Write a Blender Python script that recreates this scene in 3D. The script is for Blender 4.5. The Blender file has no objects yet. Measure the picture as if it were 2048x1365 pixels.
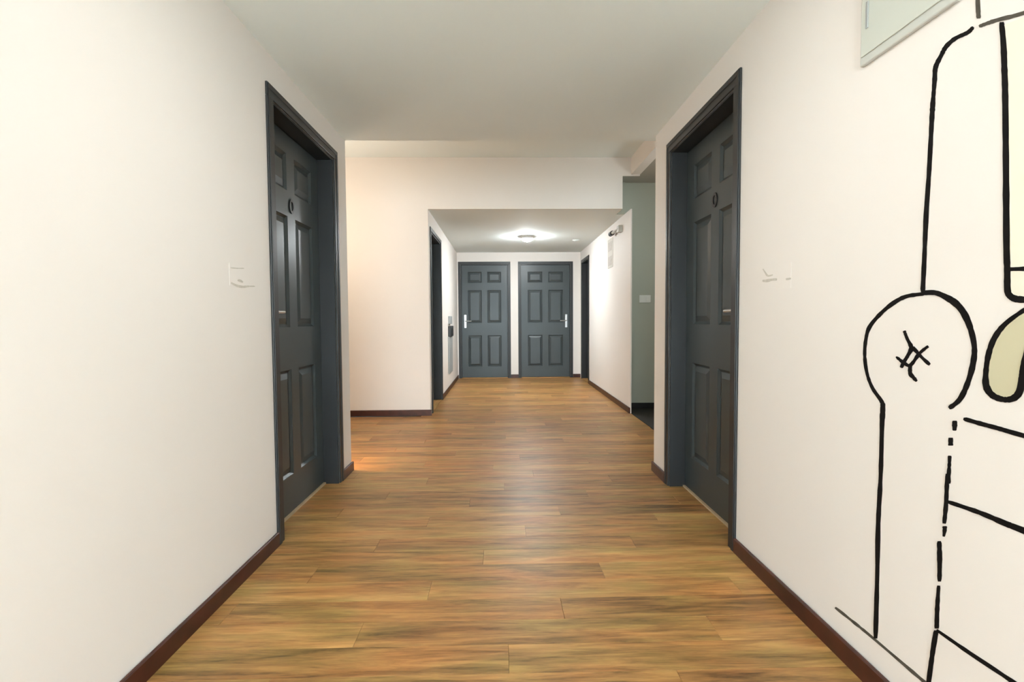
import bpy, math, random
from mathutils import Matrix, Vector
random.seed(7)
S = bpy.context.scene
COL = S.collection

# ------------------------------------------------------------------ camera
F_PX, PITCH, YAW, ROLL, CAM_H = 995.97, .0423, .0212, -.0062, 1.067
cd = bpy.data.cameras.new('camera'); cam = bpy.data.objects.new('camera', cd); COL.objects.link(cam)
cd.sensor_width = 36.0; cd.lens = F_PX / 2048 * 36.0; cd.clip_start = .02; cd.clip_end = 100
cam.matrix_world = (Matrix.Translation((0, 0, CAM_H)) @ Matrix.Rotation(-YAW, 4, 'Z')
                    @ Matrix.Rotation(math.pi/2 - PITCH, 4, 'X') @ Matrix.Rotation(ROLL, 4, 'Z'))
S.camera = cam

# ------------------------------------------------------------------ world, lights, exposure
w = bpy.data.worlds.new('world'); S.world = w; w.use_nodes = True
w.node_tree.nodes['Background'].inputs[0].default_value = (.82, .97, 1.05, 1)
w.node_tree.nodes['Background'].inputs[1].default_value = 23
S.view_settings.view_transform = 'Standard'; S.view_settings.look = 'None'
S.view_settings.gamma = 1; S.view_settings.use_curve_mapping = False
S.view_settings.exposure = 0.10
P_STEP = 10.0  # added lamp for the orange floor glow
P_PANEL, P_HALL, P_CROSS, P_WARM, P_DOWN = 4, 22, 11, 30, 56      # lamp powers in W; all but the corridor light are added, unseen
C_HALL, C_CROSS, C_WARM, C_DOWN = (.89, 1, 1.05), (.93, 1, 1.0), (1, .83, .66), (.94, 1, 1.02)

# ------------------------------------------------------------------ dimensions (metres, camera at x=0 y=0)
A, B = 1.0746, 1.065           # hall walls at x=-A and x=B
ZC = 2.317                     # hall ceiling
D1L, D1R = 3.53, 3.44          # where the hall walls end
D2 = 5.574                     # far wall of the cross passage
OL, OR = .802, 1.452           # corridor walls
ZH = 2.297                     # corridor ceiling
ZX = 2.86                      # ceiling of the cross passage
D3 = 5.90                      # grey wall of the recess
D4 = 9.126                     # end wall of the corridor
YB = -3.4                      # hall end behind the camera
XL = -3.4                      # left end of the cross passage
XR = 2.7                       # right end of the recess

# ------------------------------------------------------------------ pixel -> point on a plane (for tracing flat drawings on walls)
def ray(px, py):
    u, v = px - 1024, py - 682.5
    c, s = math.cos(-ROLL), math.sin(-ROLL); u, v = c*u - s*v, s*u + c*v
    X, up = u/F_PX, -v/F_PX
    c, s = math.cos(PITCH), math.sin(PITCH); Y, z = c + s*up, -s + c*up
    c, s = math.cos(YAW), math.sin(YAW)
    return c*X + s*Y, -s*X + c*Y, z
def on_x(px, py, x):
    r = ray(px, py); t = x/r[0]
    return Vector((x, r[1]*t, r[2]*t + CAM_H))

# ------------------------------------------------------------------ materials
def mat(name, col, rough=.5, metal=0., spec=.5, noise=None, bump=None, emit=None, coat=0.):
    m = bpy.data.materials.new(name); m.use_nodes = True
    nt = m.node_tree; N = nt.nodes; b = N['Principled BSDF']
    b.inputs['Base Color'].default_value = (*col, 1); b.inputs['Roughness'].default_value = rough
    b.inputs['Metallic'].default_value = metal; b.inputs['Specular IOR Level'].default_value = spec
    b.inputs['Coat Weight'].default_value = coat
    if emit:
        b.inputs['Emission Color'].default_value = (*emit[0], 1); b.inputs['Emission Strength'].default_value = emit[1]
    tc = N.new('ShaderNodeTexCoord')
    if noise:
        sc, amt = noise
        n = N.new('ShaderNodeTexNoise'); n.inputs['Scale'].default_value = sc; n.inputs['Detail'].default_value = 4
        nt.links.new(tc.outputs['Object'], n.inputs['Vector'])
        r = N.new('ShaderNodeValToRGB'); r.color_ramp.elements[0].position = .3; r.color_ramp.elements[1].position = .7
        r.color_ramp.elements[0].color = tuple(c*(1-amt) for c in col) + (1,)
        r.color_ramp.elements[1].color = tuple(min(1, c*(1+amt)) for c in col) + (1,)
        nt.links.new(n.outputs['Fac'], r.inputs[0]); nt.links.new(r.outputs[0], b.inputs['Base Color'])
    if bump:
        sc, st = bump
        n2 = N.new('ShaderNodeTexNoise'); n2.inputs['Scale'].default_value = sc; n2.inputs['Detail'].default_value = 3
        nt.links.new(tc.outputs['Object'], n2.inputs['Vector'])
        bp = N.new('ShaderNodeBump'); bp.inputs['Strength'].default_value = st; bp.inputs['Distance'].default_value = .002
        nt.links.new(n2.outputs['Fac'], bp.inputs['Height']); nt.links.new(bp.outputs[0], b.inputs['Normal'])
    return m

def wood_mat():
    m = bpy.data.materials.new('laminate_wood'); m.use_nodes = True
    nt = m.node_tree; N = nt.nodes; L = nt.links; b = N['Principled BSDF']
    tc = N.new('ShaderNodeTexCoord'); oi = N.new('ShaderNodeObjectInfo')
    off = N.new('ShaderNodeVectorMath'); off.operation = 'MULTIPLY_ADD'
    comb = N.new('ShaderNodeCombineXYZ')
    for i in range(3): L.new(oi.outputs['Random'], comb.inputs[i])
    L.new(comb.outputs[0], off.inputs[0]); off.inputs[1].default_value = (91, 47, 13); L.new(tc.outputs['Object'], off.inputs[2])
    def noise(scale, detail, rough, dist=0.):
        mp = N.new('ShaderNodeMapping'); mp.inputs['Scale'].default_value = scale; L.new(off.outputs[0], mp.inputs['Vector'])
        n = N.new('ShaderNodeTexNoise'); n.inputs['Scale'].default_value = 1; n.inputs['Detail'].default_value = detail
        n.inputs['Roughness'].default_value = rough; n.inputs['Distortion'].default_value = dist
        L.new(mp.outputs[0], n.inputs['Vector']); return n
    g1 = noise((2.2, 24, 1), 5, .62, .8)        # broad streaks along the plank
    g2 = noise((9, 90, 1), 4, .7, .5)              # fine grain
    g3 = noise((2.6, 11, 1), 3, .55)            # hue drift
    def math_(op, a, bb):
        n = N.new('ShaderNodeMath'); n.operation = op
        for i, v in enumerate((a, bb)):
            if isinstance(v, (int, float)): n.inputs[i].default_value = v
            else: L.new(v, n.inputs[i])
        return n.outputs[0]
    f = math_('ADD', math_('MULTIPLY', g1.outputs['Fac'], .68), math_('MULTIPLY', g2.outputs['Fac'], .32))
    f = math_('ADD', f, math_('MULTIPLY', math_('SUBTRACT', oi.outputs['Random'], .5), .13))
    r = N.new('ShaderNodeValToRGB'); cr = r.color_ramp; L.new(f, r.inputs[0])
    cr.elements[0].position = .30; cr.elements[0].color = (.10, .055, .021, 1)
    cr.elements[1].position = .72; cr.elements[1].color = (.66, .40, .16, 1)
    e = cr.elements.new(.42); e.color = (.285, .155, .058, 1)
    e = cr.elements.new(.52); e.color = (.42, .235, .088, 1)
    tint = N.new('ShaderNodeValToRGB'); tr = tint.color_ramp; L.new(g3.outputs['Fac'], tint.inputs[0])
    tr.elements[0].position = .34; tr.elements[0].color = (1.0, .80, .66, 1)
    tr.elements[1].position = .66; tr.elements[1].color = (.80, .86, .70, 1)
    e = tr.elements.new(.5); e.color = (.95, .88, .76, 1)
    mx = N.new('ShaderNodeMixRGB'); mx.blend_type = 'MULTIPLY'; mx.inputs[0].default_value = 1
    L.new(r.outputs[0], mx.inputs[1]); L.new(tint.outputs[0], mx.inputs[2])
    L.new(mx.outputs[0], b.inputs['Base Color'])
    b.inputs['Roughness'].default_value = .42; b.inputs['Specular IOR Level'].default_value = .38
    bp = N.new('ShaderNodeBump'); bp.inputs['Strength'].default_value = .12; bp.inputs['Distance'].default_value = .001
    L.new(f, bp.inputs['Height']); L.new(bp.outputs[0], b.inputs['Normal'])
    return m

M = dict(
    wall=mat('wall_paint', (.825, .78, .738), .6, noise=(1.3, .012), bump=(180, .05)),
    ceil=mat('ceiling_paint', (.865, .94, .945), .8, noise=(.9, .012)),
    grey=mat('grey_green_paint', (.44, .455, .385), .7, noise=(1.2, .03)),
    soffit=mat('brown_grey_paint', (.40, .37, .32), .7, noise=(1.2, .03)),
    base=mat('baseboard_lacquer', (.050, .012, .007), .38, noise=(14, .35)),
    door=mat('door_paint', (.044, .056, .060), .35, spec=.42, noise=(2.5, .10), bump=(60, .04)),
    frame=mat('door_frame_paint', (.016, .017, .018), .42, noise=(3, .08)),
    steel=mat('brushed_steel', (.62, .63, .64), .28, 1.0, noise=(40, .05)),
    black=mat('black_plastic', (.012, .012, .013), .35, noise=(30, .1)),
    ink=mat('black_wall_paint', (.006, .005, .005), .7, spec=.12, noise=(35, .3)),
    ink_grey=mat('thin_grey_brush_paint', (.085, .075, .06), .7, spec=.12, noise=(30, .3)),
    cream=mat('cream_wall_paint', (.84, .80, .67), .6, noise=(3, .03)),
    khaki=mat('khaki_wall_paint', (.58, .54, .37), .6, noise=(4, .04)),
    plaque=mat('sign_acrylic', (.82, .78, .72), .25, noise=(9, .01)),
    letter=mat('sign_print', (.58, .54, .48), .6, noise=(60, .1)),
    box=mat('powder_coated_grey', (.58, .60, .54), .45, noise=(6, .02), bump=(220, .03)),
    boxlip=mat('powder_coated_rim', (.55, .56, .52), .45, noise=(6, .02)),
    white=mat('white_plastic', (.80, .80, .77), .35, noise=(12, .01)),
    strip=mat('threshold_strip', (.52, .40, .25), .4, noise=(30, .1)),
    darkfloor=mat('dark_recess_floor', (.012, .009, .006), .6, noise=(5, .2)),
    subfloor=mat('subfloor', (.035, .022, .012), .8, noise=(5, .2)),
    panelgrey=mat('grey_panel', (.36, .38, .38), .4, noise=(6, .05)),
    paper=mat('faded_sign_print', (.45, .41, .37), .6, noise=(25, .08)),
    glow=mat('added_panel_diffuser', (.9, .9, .86), .4, noise=(5, .01), emit=((1, .97, .90), 9.0)),
    glowwarm=mat('added_step_diffuser', (.9, .85, .75), .4, noise=(5, .01), emit=((1, .75, .5), 5.0)),
    wood=wood_mat())

# ------------------------------------------------------------------ mesh helpers
class MB:
    def __init__(s): s.v = []; s.f = []
    def box(s, x0, x1, y0, y1, z0, z1):
        n = len(s.v)
        s.v += [(x, y, z) for z in (z0, z1) for y in (y0, y1) for x in (x0, x1)]
        s.f += [tuple(n+i for i in q) for q in ((0,2,3,1),(4,5,7,6),(0,1,5,4),(2,6,7,3),(0,4,6,2),(1,3,7,5))]
        return s
    def cbox(s, x0, x1, y0, y1, z0, z1, c, top_only=False):
        """box chamfered on the +z (and unless top_only, -z) face"""
        n = len(s.v)
        L = [(z0, 0)] if top_only else [(z0, c), (z0+c, 0)]
        L += [(z1-c, 0), (z1, c)]
        for z, i in L: s.v += [(x0+i, y0+i, z), (x1-i, y0+i, z), (x1-i, y1-i, z), (x0+i, y1-i, z)]
        m = len(L)
        s.f.append((n+3, n+2, n+1, n))
        for k in range(m-1):
            for j in range(4):
                a, b = n+4*k+j, n+4*k+(j+1) % 4
                s.f.append((a, b, b+4, a+4))
        s.f.append(tuple(n+4*(m-1)+j for j in range(4)))
        return s
    def frustum(s, r0, r1, axis_lo, axis_hi):
        """rect r0=(x0,x1,z0,z1) at y=axis_lo tapering to r1 at y=axis_hi (towards -y), open back"""
        n = len(s.v)
        for (x0, x1, z0, z1), y in ((r0, axis_lo), (r1, axis_hi)):
            s.v += [(x0, y, z0), (x1, y, z0), (x1, y, z1), (x0, y, z1)]
        for j in range(4): s.f.append((n+j, n+(j+1) % 4, n+4+(j+1) % 4, n+4+j))
        s.f.append((n+4, n+5, n+6, n+7))
        return s
    def lathe(s, prof, seg=32, axis='z', c=(0, 0, 0)):
        n = len(s.v)
        for r, h in prof:
            for k in range(seg):
                a = 2*math.pi*k/seg; p = (r*math.cos(a), r*math.sin(a), h)
                if axis == 'y': p = (p[0], p[2], p[1])
                if axis == 'x': p = (p[2], p[0], p[1])
                s.v.append((p[0]+c[0], p[1]+c[1], p[2]+c[2]))
        for i in range(len(prof)-1):
            for k in range(seg):
                k2 = (k+1) % seg
                s.f.append((n+i*seg+k, n+i*seg+k2, n+(i+1)*seg+k2, n+(i+1)*seg+k))
        s.f.append(tuple(n+k for k in range(seg))[::-1]); s.f.append(tuple(n+(len(prof)-1)*seg+k for k in range(seg)))
        return s
    def tube(s, pts, rad, seg=10):
        n = len(s.v); pts = [Vector(p) for p in pts]
        for i, p in enumerate(pts):
            d = (pts[min(i+1, len(pts)-1)] - pts[max(i-1, 0)]).normalized()
            u = d.orthogonal().normalized() if i == 0 else (u - d*u.dot(d)).normalized()
            q = d.cross(u)
            for k in range(seg):
                a = 2*math.pi*k/seg; s.v.append(tuple(p + rad*(math.cos(a)*u + math.sin(a)*q)))
        for i in range(len(pts)-1):
            for k in range(seg):
                k2 = (k+1) % seg; s.f.append((n+i*seg+k, n+i*seg+k2, n+(i+1)*seg+k2, n+(i+1)*seg+k))
        s.f.append(tuple(n+k for k in range(seg))[::-1]); s.f.append(tuple(n+(len(pts)-1)*seg+k for k in range(seg)))
        return s
    def build(s, name, m, parent=None, smooth=False, bevel=0, fix=True):
        me = bpy.data.meshes.new(name); me.from_pydata(s.v, [], s.f)
        if fix:
            import bmesh
            bm = bmesh.new(); bm.from_mesh(me); bmesh.ops.recalc_face_normals(bm, faces=bm.faces); bm.to_mesh(me); bm.free()
        me.materials.append(m); me.update()
        o = bpy.data.objects.new(name, me); COL.objects.link(o)
        if parent: o.parent = parent
        if smooth:
            for p in me.polygons: p.use_smooth = True
            md = o.modifiers.new('edge', 'EDGE_SPLIT'); md.split_angle = math.radians(40)
        if bevel:
            md = o.modifiers.new('bevel', 'BEVEL'); md.width = bevel; md.segments = 2; md.limit_method = 'ANGLE'
        return o

def empty(name, loc=(0, 0, 0), rz=0.):
    o = bpy.data.objects.new(name, None); COL.objects.link(o); o.location = loc; o.rotation_euler = (0, 0, rz); o.empty_display_size = .1
    return o
def tag(o, label, cat, kind=None, group=None):
    o['label'] = label; o['category'] = cat
    if kind: o['kind'] = kind
    if group: o['group'] = group
    return o
def boxes(name, m, *bs, parent=None, bevel=0):
    mb = MB()
    for b in bs: mb.box(*b)
    return mb.build(name, m, parent, bevel=bevel)
R90 = math.pi/2

# ------------------------------------------------------------------ door outlines (outer casing edges along the wall)
L1, L2, R1, R2, ZT = 2.35, 3.325, 2.21, 3.18, 2.17
CW, REC = .062, .095
C1, C2, C3, C4 = 5.69, 6.70, 8.20, 8.98          # corridor side doors
E = (-.781, .172, .310, 1.316); ZE = 2.13        # end doors
CWE = .045

# ------------------------------------------------------------------ walls, ceilings
ZTOP = 3.0
T = .15
wl = boxes('wall_left', M['wall'],
           (-A-T, -A, YB, L1+CW, 0, ZC), (-A-T, -A, L1+CW, L2-CW, ZT-CW, ZC), (-A-T, -A, L2-CW, D1L, 0, ZC), (-A-T-.03, -A-T, L1, L2, -.06, ZC))
tag(wl, 'off-white painted hall wall with a small blank-looking plaque beside its dark door', 'wall', 'structure')
wr = boxes('wall_right', M['wall'],
           (B, B+T, YB, R1+CW, 0, ZC), (B, B+T, R1+CW, R2-CW, ZT-CW, ZC), (B, B+T, R2-CW, D1R, 0, ZC), (B+T, B+T+.03, R1, R2, -.06, ZC))
tag(wr, 'off-white painted hall wall carrying the black line mural', 'wall', 'structure')
tag(boxes('wall_back', M['wall'], (-A-T, -.95, YB-T, YB, 0, ZC), (.95, B+T, YB-T, YB, 0, ZC), (-.95, .95, YB-T, YB, 2.2, ZC)), 'off-white wall closing the hall', 'wall', 'structure')
tag(boxes('ceiling', M['ceil'], (-A-T, B+T, YB-T, D1L, ZC, ZTOP)), 'pale grey-green lowered ceiling over the hall', 'ceiling', 'structure')
tag(boxes('ceiling_passage', M['ceil'], (XL-T, OR+.10, D1L, D2, ZX, ZTOP), ), 'high cream ceiling over the cross passage', 'ceiling', 'structure')
tag(boxes('ceiling_corridor', M['ceil'], (-OL, OR-.094, D2+.02, D3, ZH, 2.72), (-OL, OR, D3, D4, ZH, 2.72)), 'low white ceiling of the end corridor with a round light', 'ceiling', 'structure')
tag(boxes('wall_far', M['wall'], (XL, -OL, D2, D2+T, 0, ZTOP), (-OL, OR-.094, D2, D2+.02, ZH, ZTOP), (OR-.094, OR+.1, D2, D2+.02, 2.66, ZTOP)),
    'warm-lit cream wall and header around the corridor opening', 'wall', 'structure')
tag(boxes('wall_corridor_left', M['wall'], (-OL-T, -OL, D2+T, C2-CWE, ZE-CWE, ZH), (-OL-T, -OL, C2-CWE, D4, 0, ZH), (-OL-T-.03, -OL-T, D2+T, C2, -.06, ZH)),
    'white corridor wall with a black doorway and grey wall panel', 'wall', 'structure')
tag(boxes('wall_corridor_right', M['wall'], (OR, OR+.014, D2, D3+T, 0, ZH), (OR, OR+.04, D3+T, C3+CWE, 0, ZH), (OR, OR+T, C3+CWE, C4-CWE, ZE-CWE, ZH), (OR, OR+T, C4-CWE, D4, 0, ZH), (OR+T, OR+T+.03, C3, D4, -.06, ZH)),
    'white corridor wall with a small faded vertical sign', 'wall', 'structure')
ew = boxes('wall_end', M['wall'], (-OL-T, E[0]+CWE, D4, D4+T, 0, ZH), (E[0]+CWE, E[1]-CWE, D4, D4+T, ZE-CWE, ZH),
           (E[1]-CWE, E[2]+CWE, D4, D4+T, 0, ZH), (E[2]+CWE, E[3]-CWE, D4, D4+T, ZE-CWE, ZH), (E[3]-CWE, OR+T, D4, D4+T, 0, ZH), (-OL-T, OR+T, D4+T, D4+T+.03, -.06, ZH))
tag(ew, 'white end wall of the corridor holding two dark doors', 'wall', 'structure')
# recess on the right of the cross passage
tag(boxes('wall_recess', M['grey'], (OR+.014, XR, D3, D3+T, -.06, 2.672), (OR-.092, OR+.014, D3-.02, D3, ZH+.005, 2.672)),
    'grey-green painted wall of the recess with a white light switch', 'wall', 'structure')
tag(boxes('ceiling_recess', M['soffit'], (OR+.1, XR, D1R, D3, 2.672, 2.72), (OR-.094, OR+.1, D2+.02, D3, 2.672, 2.72)), 'brown-grey soffit over the grey recess', 'ceiling', 'structure')
tag(boxes('wall_beam', M['wall'], (OR, OR+.1, D1R, D2, 2.672, ZTOP)), 'cream beam along the top of the recess opening', 'wall', 'structure')
tag(boxes('wall_recess_side', M['grey'], (XR, XR+T, D1R, D3, 0, 2.72)), 'grey side wall inside the recess', 'wall', 'structure')
tag(boxes('wall_recess_near', M['grey'], (B+T, XR, D1R-T, D1R, 0, 2.72)), 'grey wall of the recess behind the hall wall', 'wall', 'structure')
# left arm of the cross passage
tag(boxes('wall_passage_near', M['wall'], (XL, -A-T, D1L-T, D1L, 0, ZTOP)), 'cream wall of the passage arm behind the hall wall', 'wall', 'structure')
tag(boxes('wall_passage_left', M['wall'], (XL-T, XL, D1L-T, D2+T, 0, ZTOP)), 'cream wall closing the passage arm', 'wall', 'structure')

# entrance added unseen behind the camera, so that daylight brightens the hall
gw = empty('added_window_1', (0, YB-.08, 0)); tag(gw, 'unseen entrance added to let daylight into the hall', 'window', 'structure')
boxes('frame', M['frame'], (-.95, -.89, -.03, .03, 0, 2.2), (.89, .95, -.03, .03, 0, 2.2), (-.89, .89, -.03, .03, 2.14, 2.2), (-.89, .89, -.03, .03, 0, .06), (-.03, .03, -.03, .03, .06, 2.14), parent=gw)
pl_ = bpy.data.lights.new('daylight_portal', 'AREA'); pl_.shape = 'RECTANGLE'; pl_.size = 1.78; pl_.size_y = 2.1; pl_.cycles.is_portal = True
po_ = bpy.data.objects.new('daylight_portal', pl_); COL.objects.link(po_); po_.location = (0, YB-.02, 1.1); po_.rotation_euler = (R90, 0, math.pi)
gb = boxes('ground_outside', M['box'], (-4, 4, YB-6, YB-T, -.12, -.06)); tag(gb, 'pale paving outside the added entrance', 'ground', 'structure')

# ------------------------------------------------------------------ floor: laminate planks laid across the hall
fl = boxes('floor', M['subfloor'], (XL-T, OR+.019, YB-T, D4+T+.03, -.06, -.013), (OR+.019, OR+T+.03, D3+T, D4+T, -.06, -.013))
tag(fl, 'brown laminate plank floor laid across the hall', 'floor', 'structure')
PW, PL, G = .135, 1.22, .0007
rest = MB(); rows = []
y = YB
while y < D4 - .01:
    rows.append((y, min(y+PW, D4))); y += PW
cand = []
for i, (y0, y1) in enumerate(rows):
    ym = (y0+y1)/2
    if ym < D1L - .02: xa, xb = -A-REC-.02, B+REC+.02
    elif ym < D2: xa, xb = XL, OR+.01
    else: xa, xb = -OL-.1, OR+.01
    x = xa - ((i*.417) % 1)*PL
    while x < xb:
        p0, p1 = max(x, xa), min(x+PL, xb)
        if p1-p0 > .03: cand.append((p0, p1, y0, y1))
        x += PL
far_first = sorted(cand, key=lambda c: -c[3])        # planks ahead of the camera are single parts
for k, (p0, p1, y0, y1) in enumerate(far_first):
    if k < 296:
        cx, cy = (p0+p1)/2, (y0+y1)/2; hx, hy = (p1-p0)/2-G/2, (y1-y0)/2-G/2
        o = MB().cbox(-hx, hx, -hy, hy, -.012, 0, .0007, True).build('plank', M['wood'], fl, fix=False); o.location = (cx, cy, 0)
    else:
        rest.cbox(p0+G/2, p1-G/2, y0+G/2, y1-G/2, -.012, 0, .0007, True)
if rest.v:
    o = rest.build('plank_field', M['wood'], fl, fix=False); o['kind'] = 'stuff'
tag(boxes('floor_recess', M['darkfloor'], (OR+.02, XR, D1R, D3, -.06, -.001)), 'dark floor of the grey recess', 'floor', 'structure')

# ------------------------------------------------------------------ baseboards
BH, BT = .066, .014
def skirt(name, label, *segs):
    mb = MB()
    for (x0, x1, y0, y1) in segs:
        mb.cbox(x0, x1, y0, y1, 0, BH, .004, True)
    o = mb.build(name, M['base']); tag(o, label, 'baseboard', 'structure'); return o
skirt('baseboard_left', 'dark red-brown baseboard under the plaque wall', (-A, -A+BT, YB, L1), (-A, -A+BT, L2, D1L+BT))
skirt('baseboard_right', 'dark red-brown baseboard under the mural', (B-BT, B, YB, R1), (B-BT, B, R2, D1R+BT))
skirt('baseboard_far', 'red-brown baseboard below the warm cream wall', (XL, -OL+BT, D2-BT, D2))
skirt('baseboard_corridor_left', 'thin brown baseboard beside the black corridor doorway', (-OL, -OL+BT, C2, D4))
skirt('baseboard_corridor_right', 'thin brown baseboard leading to the corridor end', (OR-BT, OR, D2, C3))
skirt('baseboard_end', 'short brown baseboard between the two end doors', (E[1], E[2], D4-BT, D4), (E[3], OR, D4-BT, D4))
skirt('baseboard_recess', 'dark baseboard under the grey-green wall', (OR+.016, XR, D3-BT, D3)).data.materials[0] = M['black']

# ------------------------------------------------------------------ doors
def make_door(name, label, loc, rz, W, zt, cw, proud, rec, handle, number=False, lever=1, plate=False, hz=1.10):
    """local x along the wall, -y out of the wall, origin at the outer casing corner on the floor"""
    d = empty(name, loc, rz); tag(d, label, 'door', 'structure')
    # casing with a stepped moulding and jambs
    mb = MB()
    o = proud
    mb.box(0, cw, -o, 0, 0, zt-cw); mb.box(W-cw, W, -o, 0, 0, zt-cw); mb.box(0, W, -o, 0, zt-cw, zt)
    mb.build('casing', M['frame'], d, bevel=.003)
    if number:
        mb = MB(); h = cw*.45; q = o+.004
        mb.box(.004, h, -q, -o, 0, zt-h); mb.box(W-h, W-.004, -q, -o, 0, zt-h); mb.box(.004, W-.004, -q, -o, zt-h, zt-.004)
        mb.build('casing_moulding', M['frame'], d, bevel=.003)
    mb = MB(); j = .012
    mb.box(cw, cw+j, 0, rec+.05, 0, zt-cw); mb.box(W-cw-j, W-cw, 0, rec+.05, 0, zt-cw); mb.box(cw+j, W-cw-j, 0, rec+.05, zt-cw-j, zt-cw)
    mb.build('jamb', M['frame'], d)
    x0, x1, z0, z1 = cw+j+.002, W-cw-j-.002, .012, zt-cw-j-.003
    w_ = x1-x0; st = w_*.135; mu = w_*.125; pw = (w_-2*st-mu)/2
    s = zt/2.17
    bands = [(.215*s, .800*s), (1.035*s, 1.645*s), (1.785*s, 1.985*s)]
    dp = .014
    lf = MB()
    lf.box(x0, x1, rec+dp, rec+.04, z0, z1)
    lf.box(x0, x0+st, rec, rec+dp, z0, z1); lf.box(x1-st, x1, rec, rec+dp, z0, z1)
    lf.box(x0+st+pw, x0+st+pw+mu, rec, rec+dp, z0, z1)
    zs = [z0] + [v for b_ in bands for v in b_] + [z1]
    for k in range(0, len(zs), 2):
        for c in (x0+st, x0+st+pw+mu): lf.box(c, c+pw, rec, rec+dp, zs[k], zs[k+1])
    leaf = lf.build('leaf', M['door'], d)
    for c in (x0+st, x0+st+pw+mu):
        for (b0, b1) in bands:
            p = MB()
            p.frustum((c+.001, c+pw-.001, b0+.001, b1-.001), (c+.014, c+pw-.014, b0+.014, b1-.014), rec+.001, rec+dp-.001)   # sloped moulding into the groove
            p.f.pop()
            p.frustum((c+.018, c+pw-.018, b0+.018, b1-.018), (c+.048, c+pw-.048, b0+.048, b1-.048), rec+dp-.001, rec+.002)     # raised field
            p.build('panel', M['door'], leaf, fix=False)
    hx = (x0+.062) if handle < 0 else (x1-.062)
    sg = -handle*lever
    if plate:
        pl = MB().box(hx-.02, hx+.02, rec-.007, rec, hz-.125, hz+.115).build('handle_plate', M['steel'], d, bevel=.003)
    else:
        pl = MB().lathe([(.026, rec), (.026, rec-.008), (.022, rec-.011)], 24, 'y', (hx, 0, hz)).build('handle_rose', M['steel'], d, True)
    pl['label'] = 'brushed steel handle plate'
    hd = MB().tube([(hx, rec-.004, hz), (hx, rec-.036, hz), (hx+sg*.006, rec-.044, hz), (hx+sg*.02, rec-.047, hz), (hx+sg*.115, rec-.047, hz)], .0085).build('lever', M['steel'], pl, True)
    if not plate:
        MB().lathe([(.021, rec), (.021, rec-.007), (.017, rec-.009)], 24, 'y', (hx, 0, hz-.105)).build('lock_rose', M['steel'], d, True)
    if number:
        nx = (x0+x1)/2; nz = 1.708*s
        ring = [(.016 + .0135*math.cos(t)*0 + .0, 0) for t in (0,)]
        mb = MB(); seg = 28; n = len(mb.v)
        for (rx, rzz, yy) in ((.030, .040, rec), (.030, .040, rec-.006), (.017, .025, rec-.006), (.017, .025, rec)):
            for k in range(seg):
                a = 2*math.pi*k/seg; mb.v.append((nx+rx*math.cos(a), yy, nz+rzz*math.sin(a)))
        for i in range(3):
            for k in range(seg):
                k2 = (k+1) % seg; mb.f.append((i*seg+k, i*seg+k2, (i+1)*seg+k2, (i+1)*seg+k))
        mb.build('number_zero', M['black'], d)['label'] = 'black oval door number'
    if plate: MB().box(cw, W-cw, .002, rec+.04, -.012, .008).build('threshold', M['wood'], d)
    else: MB().box(cw+j, W-cw-j, rec-.012, rec+.02, 0, .010).build('threshold', M['strip'], d)['label'] = 'pale threshold strip'
    return d
make_door('door_1', 'dark six-panel door in the plain hall wall opposite the mural wall', (-A, L1, 0), R90, L2-L1, ZT, CW, .011, REC, -1, True, hz=1.115)
make_door('door_2', 'dark six-panel door in the hall wall beside the mural', (B, R2, 0), -R90, R2-R1, ZT, CW, .011, REC, 1, True, hz=1.105)
make_door('door_3', 'black door in the corridor wall just past the warm cream wall', (-OL, C1, 0), R90, C2-C1, ZE, CWE, .012, .10, -1, plate=True, hz=1.05)
make_door('door_4', 'narrow dark door in the corridor side wall next to the end wall', (OR, C4, 0), -R90, C4-C3, ZE, CWE, .012, .10, 1, plate=True, hz=1.05)
make_door('door_5', 'dark panelled end door with its handle by the corridor corner near the grey wall panel', (E[0], D4, 0), 0, E[1]-E[0], ZE, CWE, .006, .04, -1, plate=True, hz=1.05)
make_door('door_6', 'dark panelled end door with its handle on the side of the narrow side door', (E[2], D4, 0), 0, E[3]-E[2], ZE, CWE, .006, .04, 1, plate=True, hz=1.05)

# ------------------------------------------------------------------ lamps: all but the corridor downlight are added, unseen
def area(name, parent, loc, size, power, col, shape='SQUARE', spread=180):
    l = bpy.data.lights.new(name, 'AREA'); l.energy = power; l.color = col; l.shape = shape; l.size = size; l.spread = math.radians(spread)
    o = bpy.data.objects.new(name, l); COL.objects.link(o); o.parent = parent; o.location = loc
    return o
def added_panel_light(x, y, z, label, power, col, glow, size=.55):  # fill lamp added above the view to even out the hall walls
    t = empty('added_ceiling_panel', (x, y, z)); tag(t, label, 'ceiling light')
    h = size/2
    mb = MB(); mb.box(-h, h, -h, -h+.02, -.03, 0); mb.box(-h, h, h-.02, h, -.03, 0); mb.box(-h, -h+.02, -h+.02, h-.02, -.03, 0); mb.box(h-.02, h, -h+.02, h-.02, -.03, 0)
    mb.build('frame', M['white'], t, bevel=.002)
    MB().box(-h+.02, h-.02, -h+.02, h-.02, -.022, -.004).build('diffuser', glow, t)
    area('lamp', t, (0, 0, -.035), size*.9, power, col)
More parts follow.
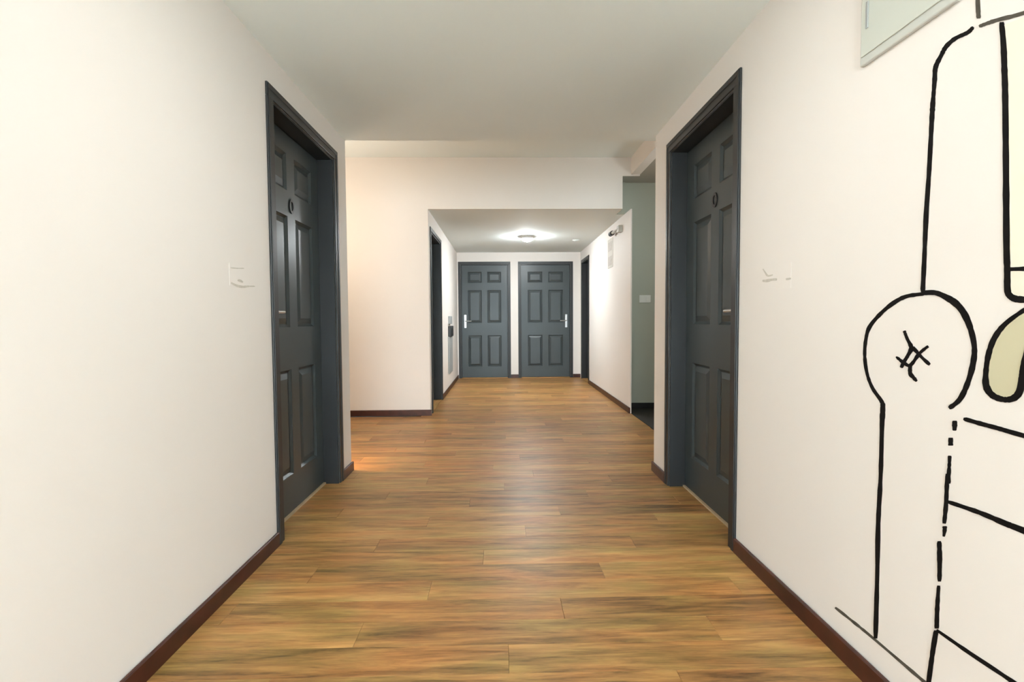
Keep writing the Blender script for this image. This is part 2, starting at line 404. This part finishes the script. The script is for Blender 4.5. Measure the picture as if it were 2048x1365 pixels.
def added_globe_light(x, y, z, label, power, col, drop=.19, R_=.14):  # globes added out of view to brighten hall, recess and passage
    t = empty('added_globe_light', (x, y, z)); tag(t, label, 'ceiling light')
    MB().lathe([(.07, 0), (.07, -.02), (.03, -.035), (.01, -.04)], 28).build('ceiling_rose', M['white'], t, True)
    MB().tube([(0, 0, -.035), (0, 0, -drop+R_-.01)], .004).build('cord', M['black'], t, True)
    pr = [(R_*math.sin(math.pi*k/14)+.0005, -drop+R_*math.cos(math.pi*k/14)) for k in range(15)]
    MB().lathe(pr, 32).build('globe', mat('added_opal_globe', (.9, .9, .88), .3, noise=(5, .01), emit=(col, power/(4*math.pi*math.pi*R_*R_))), t, True)
added_globe_light(0, -1.7, ZC, 'white fill globe added out of view in the hall near the mural', P_HALL, C_HALL, .80)
added_globe_light(0, -2.75, ZC, 'white fill globe added out of view towards the added entrance', P_HALL, C_HALL, .80)
added_globe_light(2.1, 4.6, 2.672, 'white fill globe added out of view inside the grey recess', P_CROSS, C_CROSS, .55)
added_globe_light(-2.0, 4.55, ZX, 'unseen warm globe added for the warm light from the side arm of the passage', P_WARM, C_WARM, .85)
added_panel_light(0, 1.40, ZC, 'unseen square fill panel added on the hall ceiling before the doors', P_PANEL, C_HALL, M['glow'])
t = empty('downlight', (.39, 7.40, ZH)); tag(t, 'glowing round light on the low corridor ceiling', 'ceiling light')
MB().lathe([(.10, 0), (.10, -.034), (.097, -.036), (.093, -.036), (.092, -.005)], 40).build('trim_ring', M['white'], t, True)
RD = .088
MB().lathe([(RD, -.006), (RD, -.022)] + [(RD*math.cos(a), -.022-.056*math.sin(a)) for a in (.2, .45, .7, .95, 1.2, 1.4, 1.53)], 40).build('dome', mat('opal_dome', (.9, .9, .88), .3, noise=(5, .01), emit=(C_DOWN, P_DOWN/(math.pi*math.pi*RD*RD*1.25))), t, True)
t = empty('added_step_light', (-1.42, D1L, .34)); tag(t, 'unseen warm lamp added low on the passage wall for the orange floor glow', 'added light')  # unseen lamp, added to make the orange glow by the wall corner
MB().box(-.06, .06, 0, .012, -.04, .04).build('plate', M['white'], t, bevel=.003)
MB().box(-.045, .045, .012, .016, -.025, .025).build('lens', M['glowwarm'], t)
sl = area('lamp', t, (0, .02, 0), .08, P_STEP, (1, .62, .36)); sl.rotation_euler = (1.02, 0, -1.2)

# ------------------------------------------------------------------ small fittings
t = empty('smoke_detector', (1.16, 7.74, ZH)); tag(t, 'small pale smoke detector on the corridor ceiling', 'smoke detector')
MB().lathe([(.055, 0), (.055, -.006), (.048, -.011)], 28).build('base', M['ceil'], t, True)
MB().lathe([(.030, -.011), (.028, -.016), (.01, -.018)], 28).build('sensor_head', M['ceil'], t, True)

t = empty('light_switch', (1.708, D3, 1.307)); tag(t, 'white light switch on the grey-green recess wall', 'switch')
MB().box(-.068, .068, -.010, 0, -.045, .045).build('plate', M['white'], t, bevel=.004)
for k in (-1, 1): MB().box(k*.032-.022, k*.032+.022, -.015, -.010, -.028, .028).build('rocker', M['white'], t, bevel=.002)

t = empty('wall_panel', (-OL, 7.70, .70)); tag(t, 'slim grey panel with a dark knob mounted low on the corridor wall', 'panel')
MB().box(0, .025, -.24, .24, -.44, .12).build('board', M['panelgrey'], t, bevel=.004)
MB().box(0, .030, -.16, .16, .31, .43).build('upper_plate', M['panelgrey'], t, bevel=.004)
MB().box(0, .045, -.20, .20, .12, .28).build('dark_unit', M['black'], t, bevel=.006)

t = empty('vertical_sign', (OR, 6.60, 1.94)); tag(t, 'small faded vertical sign on the white corridor wall under a dark fixture', 'sign')
MB().box(-.006, 0, -.15, .15, -.19, .19).build('sheet', M['plaque'], t)
MB().box(-.0075, -.006, -.10, .12, .03, .15).build('faded_print', M['paper'], t)
MB().box(-.0075, -.006, -.10, .12, -.16, -.04).build('faded_print', M['paper'], t)

t = empty('wall_fixture', (OR, 6.15, 2.14)); tag(t, 'small dark-ended fixture high on the white corridor wall', 'fixture')
MB().box(-.05, 0, -.20, -.10, -.03, .05).build('bracket', M['boxlip'], t, bevel=.004)
MB().tube([(-.04, -.15, .012), (-.05, .12, .010)], .018, 14).build('body', M['boxlip'], t, True)
MB().tube([(-.05, .12, .010), (-.053, .22, .010)], .030, 16).build('dark_end', M['black'], t, True)

# electrical box, upper right of the hall wall
t = empty('electrical_box', (B, 1.467, 1.797)); tag(t, 'pale grey metal wall box with a slotted latch above the mural', 'electrical box')
bw, bh = .31, .40
mb = MB(); mb.box(-.012, 0, -bw, 0, 0, bh); mb.build('body', M['boxlip'], t, bevel=.004)
dr = MB().box(-.016, -.012, -bw+.012, -.008, .024, bh-.012).build('door', M['box'], t, bevel=.002)
MB().box(-.019, -.016, -.038, -.028, .095, .170).build('latch', M['panelgrey'], dr, bevel=.0015)
for zz in (.07, .33): MB().tube([(-.016, -bw+.012, zz-.02), (-.016, -bw+.012, zz+.02)], .005).build('hinge', M['boxlip'], dr, True)

# ------------------------------------------------------------------ flat drawings on the walls: brush strokes traced on the wall plane
def smooth(pts, n=6):
    if len(pts) < 3: return pts
    P = [pts[0]] + list(pts) + [pts[-1]]; out = []
    for i in range(1, len(P)-2):
        p0, p1, p2, p3 = P[i-1:i+3]
        for k in range(n):
            t_ = k/n
            out.append(tuple(.5*((2*b)+(-a+c)*t_+(2*a-5*b+4*c-d)*t_*t_+(-a+3*b-3*c+d)*t_**3) for a, b, c, d in zip(p0, p1, p2, p3)))
    out.append(tuple(P[-2])); return out
def stroke(name, m, parent, pts, xw, th, jitter=.5):
    """pts: (px, py, width in px); xw: wall x; th: paint relief towards the room (signed)"""
    pts = [p if len(p) == 3 else (*p, 9) for p in pts]
    if len(pts) == 2:
        a, b = pts; pts = [tuple(a[i]+(b[i]-a[i])*t_ for i in range(3)) for t_ in (0, .25, .5, .75, 1)]
    q = smooth(pts); n = len(q); mb = MB()
    ed = []
    for i, (x, y_, w_) in enumerate(q):
        a, b = q[max(i-1, 0)], q[min(i+1, n-1)]
        dx, dy = b[0]-a[0], b[1]-a[1]; l = math.hypot(dx, dy) or 1
        nx, ny = -dy/l, dx/l; h = w_/2 + random.uniform(-jitter, jitter)
        if i in (0, n-1): h *= .72
        ed.append((on_x(x+nx*h, y_+ny*h, xw), on_x(x-nx*h, y_-ny*h, xw)))
    off = Vector((th, 0, 0))
    for a, b in ed: mb.v += [tuple(a), tuple(b), tuple(a+off), tuple(b+off)]
    for i in range(n-1):
        k = 4*i
        mb.f += [(k+2, k+3, k+7, k+6), (k, k+2, k+6, k+4), (k+1, k+5, k+7, k+3)]
    e = 4*(n-1); mb.f += [(0, 1, 3, 2), (e, e+2, e+3, e+1)]
    return mb.build(name, m, parent)
def fill(name, m, parent, pts, xw, th):
    mb = MB(); P = [on_x(x, y_, xw) for x, y_ in pts]; off = Vector((th, 0, 0)); n = len(P)
    mb.v = [tuple(p) for p in P] + [tuple(p+off) for p in P]
    mb.f = [tuple(range(n, 2*n))] + [(i, (i+1) % n, n+(i+1) % n, n+i) for i in range(n)]
    return mb.build(name, m, parent)

mu = empty('wall_mural', (0, 0, 0)); tag(mu, 'black line mural of an armchair with a tufted arm painted on the hall wall', 'mural')
TH = -.0015
back_curve = [(1947, 54, 6), (1936, 65, 8), (1911, 77, 8), (1893, 93, 8), (1883, 111, 8), (1872, 134, 9), (1870, 158, 9), (1868, 185, 7), (1866, 211, 9), (1864, 245, 9),
              (1859, 339, 8), (1853, 429, 9), (1849, 523, 8), (1846, 585, 9)]
arm_left = [(1849, 588, 8), (1814, 593, 8), (1788, 606, 8), (1761.6, 628, 7), (1739.6, 654.5, 8), (1732, 681, 6), (1730, 714, 6), (1735, 749, 6), (1746, 777.6, 7), (1764, 804, 8),
            (1766, 819, 10), (1764.6, 850, 9), (1762, 949, 8), (1757, 1047, 9), (1755, 1150, 8), (1751.6, 1278, 9)]
arm_right = [(1849, 586, 9), (1871.5, 586, 10), (1893, 595, 12), (1913, 608, 13), (1929, 628, 13), (1942, 659, 11), (1949.5, 696, 10), (1946, 731.5, 11), (1935, 769, 10), (1920, 799.6, 10), (1899, 817, 8)]
post = [(2004, 44, 9), (2008, 88, 12), (2010, 141, 12), (2011.5, 193, 12), (2013, 338, 13), (2014, 484, 13), (2015.5, 540, 13), (2016, 580, 13), (2021, 592, 13), (2032, 598, 13), (2050, 600, 13), (2120, 607, 13), (2220, 618, 13)]
blob = [(2068, 611, 8), (2048, 621.5, 8), (2012, 648, 10), (1990, 676.5, 12), (1978, 709.5, 11), (1972.6, 747, 11), (1973.7, 773, 14), (1985.8, 791, 13), (2008, 799.6, 11), (2027.5, 797, 13), (2039.6, 784, 15),
        (2045, 758, 14), (2048, 735, 14), (2056, 700, 12), (2066, 660, 11), (2070, 614, 10)]
fill('cream_patch', M['cream'], mu, [(2008, 50), (2048, 34), (2220, -32), (2220, 612), (2048, 596), (2024, 590), (2017, 575), (2014, 484), (2012, 260)], B, -.0008)
fill('khaki_patch', M['khaki'], mu, [p[:2] for p in blob], B, -.0008)
ink = [back_curve, arm_left, arm_right, post, blob,
       [(2016, 539, 8), (2048, 538, 9), (2120, 536, 9), (2220, 533, 9)],
       [(1928, 838, 7), (1966, 849, 9), (1996, 857, 9), (2048, 872, 10), (2250, 928, 12)],
       [(1896, 1004, 7), (1960, 1026, 9), (2012, 1048, 11), (2048, 1062, 12), (2230, 1134, 14)],
       [(1874, 1261, 6), (1940, 1307, 7), (2024, 1363, 8), (2160, 1458, 9)],
       [(1910, 842, 9), (1910, 852, 9), (1909.5, 862, 6)], [(1902, 876, 9), (1902, 884, 9), (1902, 892, 9)],
       [(1900, 912, 7), (1899, 935, 6), (1897, 968, 9)], [(1895, 948, 7), (1893, 1004, 8), (1889, 1048, 7)], [(1890, 1053, 8), (1890, 1061, 8), (1888, 1074, 4)],
       [(1879, 1083, 8), (1880, 1120, 9), (1879.5, 1164, 7)], [(1878, 1172, 7), (1875, 1219, 8), (1874, 1258, 9)], [(1873, 1262, 9), (1866, 1305, 9), (1858, 1365, 9), (1851, 1430, 9)],
       [(1809, 662, 5), (1815, 678, 6), (1823, 696, 8), (1816, 712, 7), (1808, 725, 7), (1803, 736, 6)],
       [(1793, 714, 4), (1808, 726, 7), (1821, 731, 6), (1836, 712, 7), (1844, 703, 5), (1857, 693, 6)],
       [(1825, 695, 7), (1834, 704, 7), (1843, 714, 6), (1860, 730, 7)], [(1821, 730, 7), (1821, 747, 8), (1827, 755, 7), (1834, 763, 5)]]
for i, s_ in enumerate(ink): stroke('ink_stroke', M['ink'], mu, s_, B, TH*(1+.04*i/len(ink)))
for s_ in ([(1955, -70, 9), (1956, 0, 9), (1958, 37, 8)], [(1959, 53, 6), (1974, 47, 7), (1999, 39, 8), (2048, 26, 8), (2170, -14, 9)],
           [(1671, 1216, 4), (1710, 1247, 5), (1750, 1280, 5), (1840, 1357, 6), (1905, 1412, 7)]):
    stroke('thin_stroke', M['ink_grey'], mu, s_, B, TH*.9)

# ------------------------------------------------------------------ door plaques with small grey lettering
def plaque(label, xw, sgn, y0, y1, z0, z1, marks):
    t = empty('door_plaque', (xw, (y0+y1)/2, (z0+z1)/2)); tag(t, label, 'sign')
    hy, hz_ = (y1-y0)/2, (z1-z0)/2
    MB().box(min(0, sgn*.0008), max(0, sgn*.0008), -hy, hy, -hz_, hz_).build('plate', M['wall'], t)
    for s_ in marks:
        o = stroke('lettering', M['letter'], t, s_, xw+sgn*.0008, sgn*.0004, .2)
        o.location = (-xw, -(y0+y1)/2, -(z0+z1)/2)
plaque('pale door plaque with grey script on the plain hall wall', -A, 1, 2.003, 2.215, 1.211, 1.300,
       [[(461, 536, 2.5), (475, 537, 2), (488, 537, 2)], [(462, 566, 3), (472, 571, 4), (484, 574, 5), (498, 573, 3), (510, 573, 2)], [(475, 561, 3), (480, 562, 5), (486, 565, 3)]])
plaque('pale door plaque with grey script on the hall wall beside the mural door', B, -1, 1.814, 2.028, 1.178, 1.272,
       [[(1525, 562, 4), (1533, 562, 6), (1543, 560, 5), (1554, 559, 5)], [(1526, 538, 2), (1531, 546, 3), (1536, 552, 4), (1546, 550, 2)], [(1572, 559, 4), (1578, 558, 4), (1582, 557, 3)]])
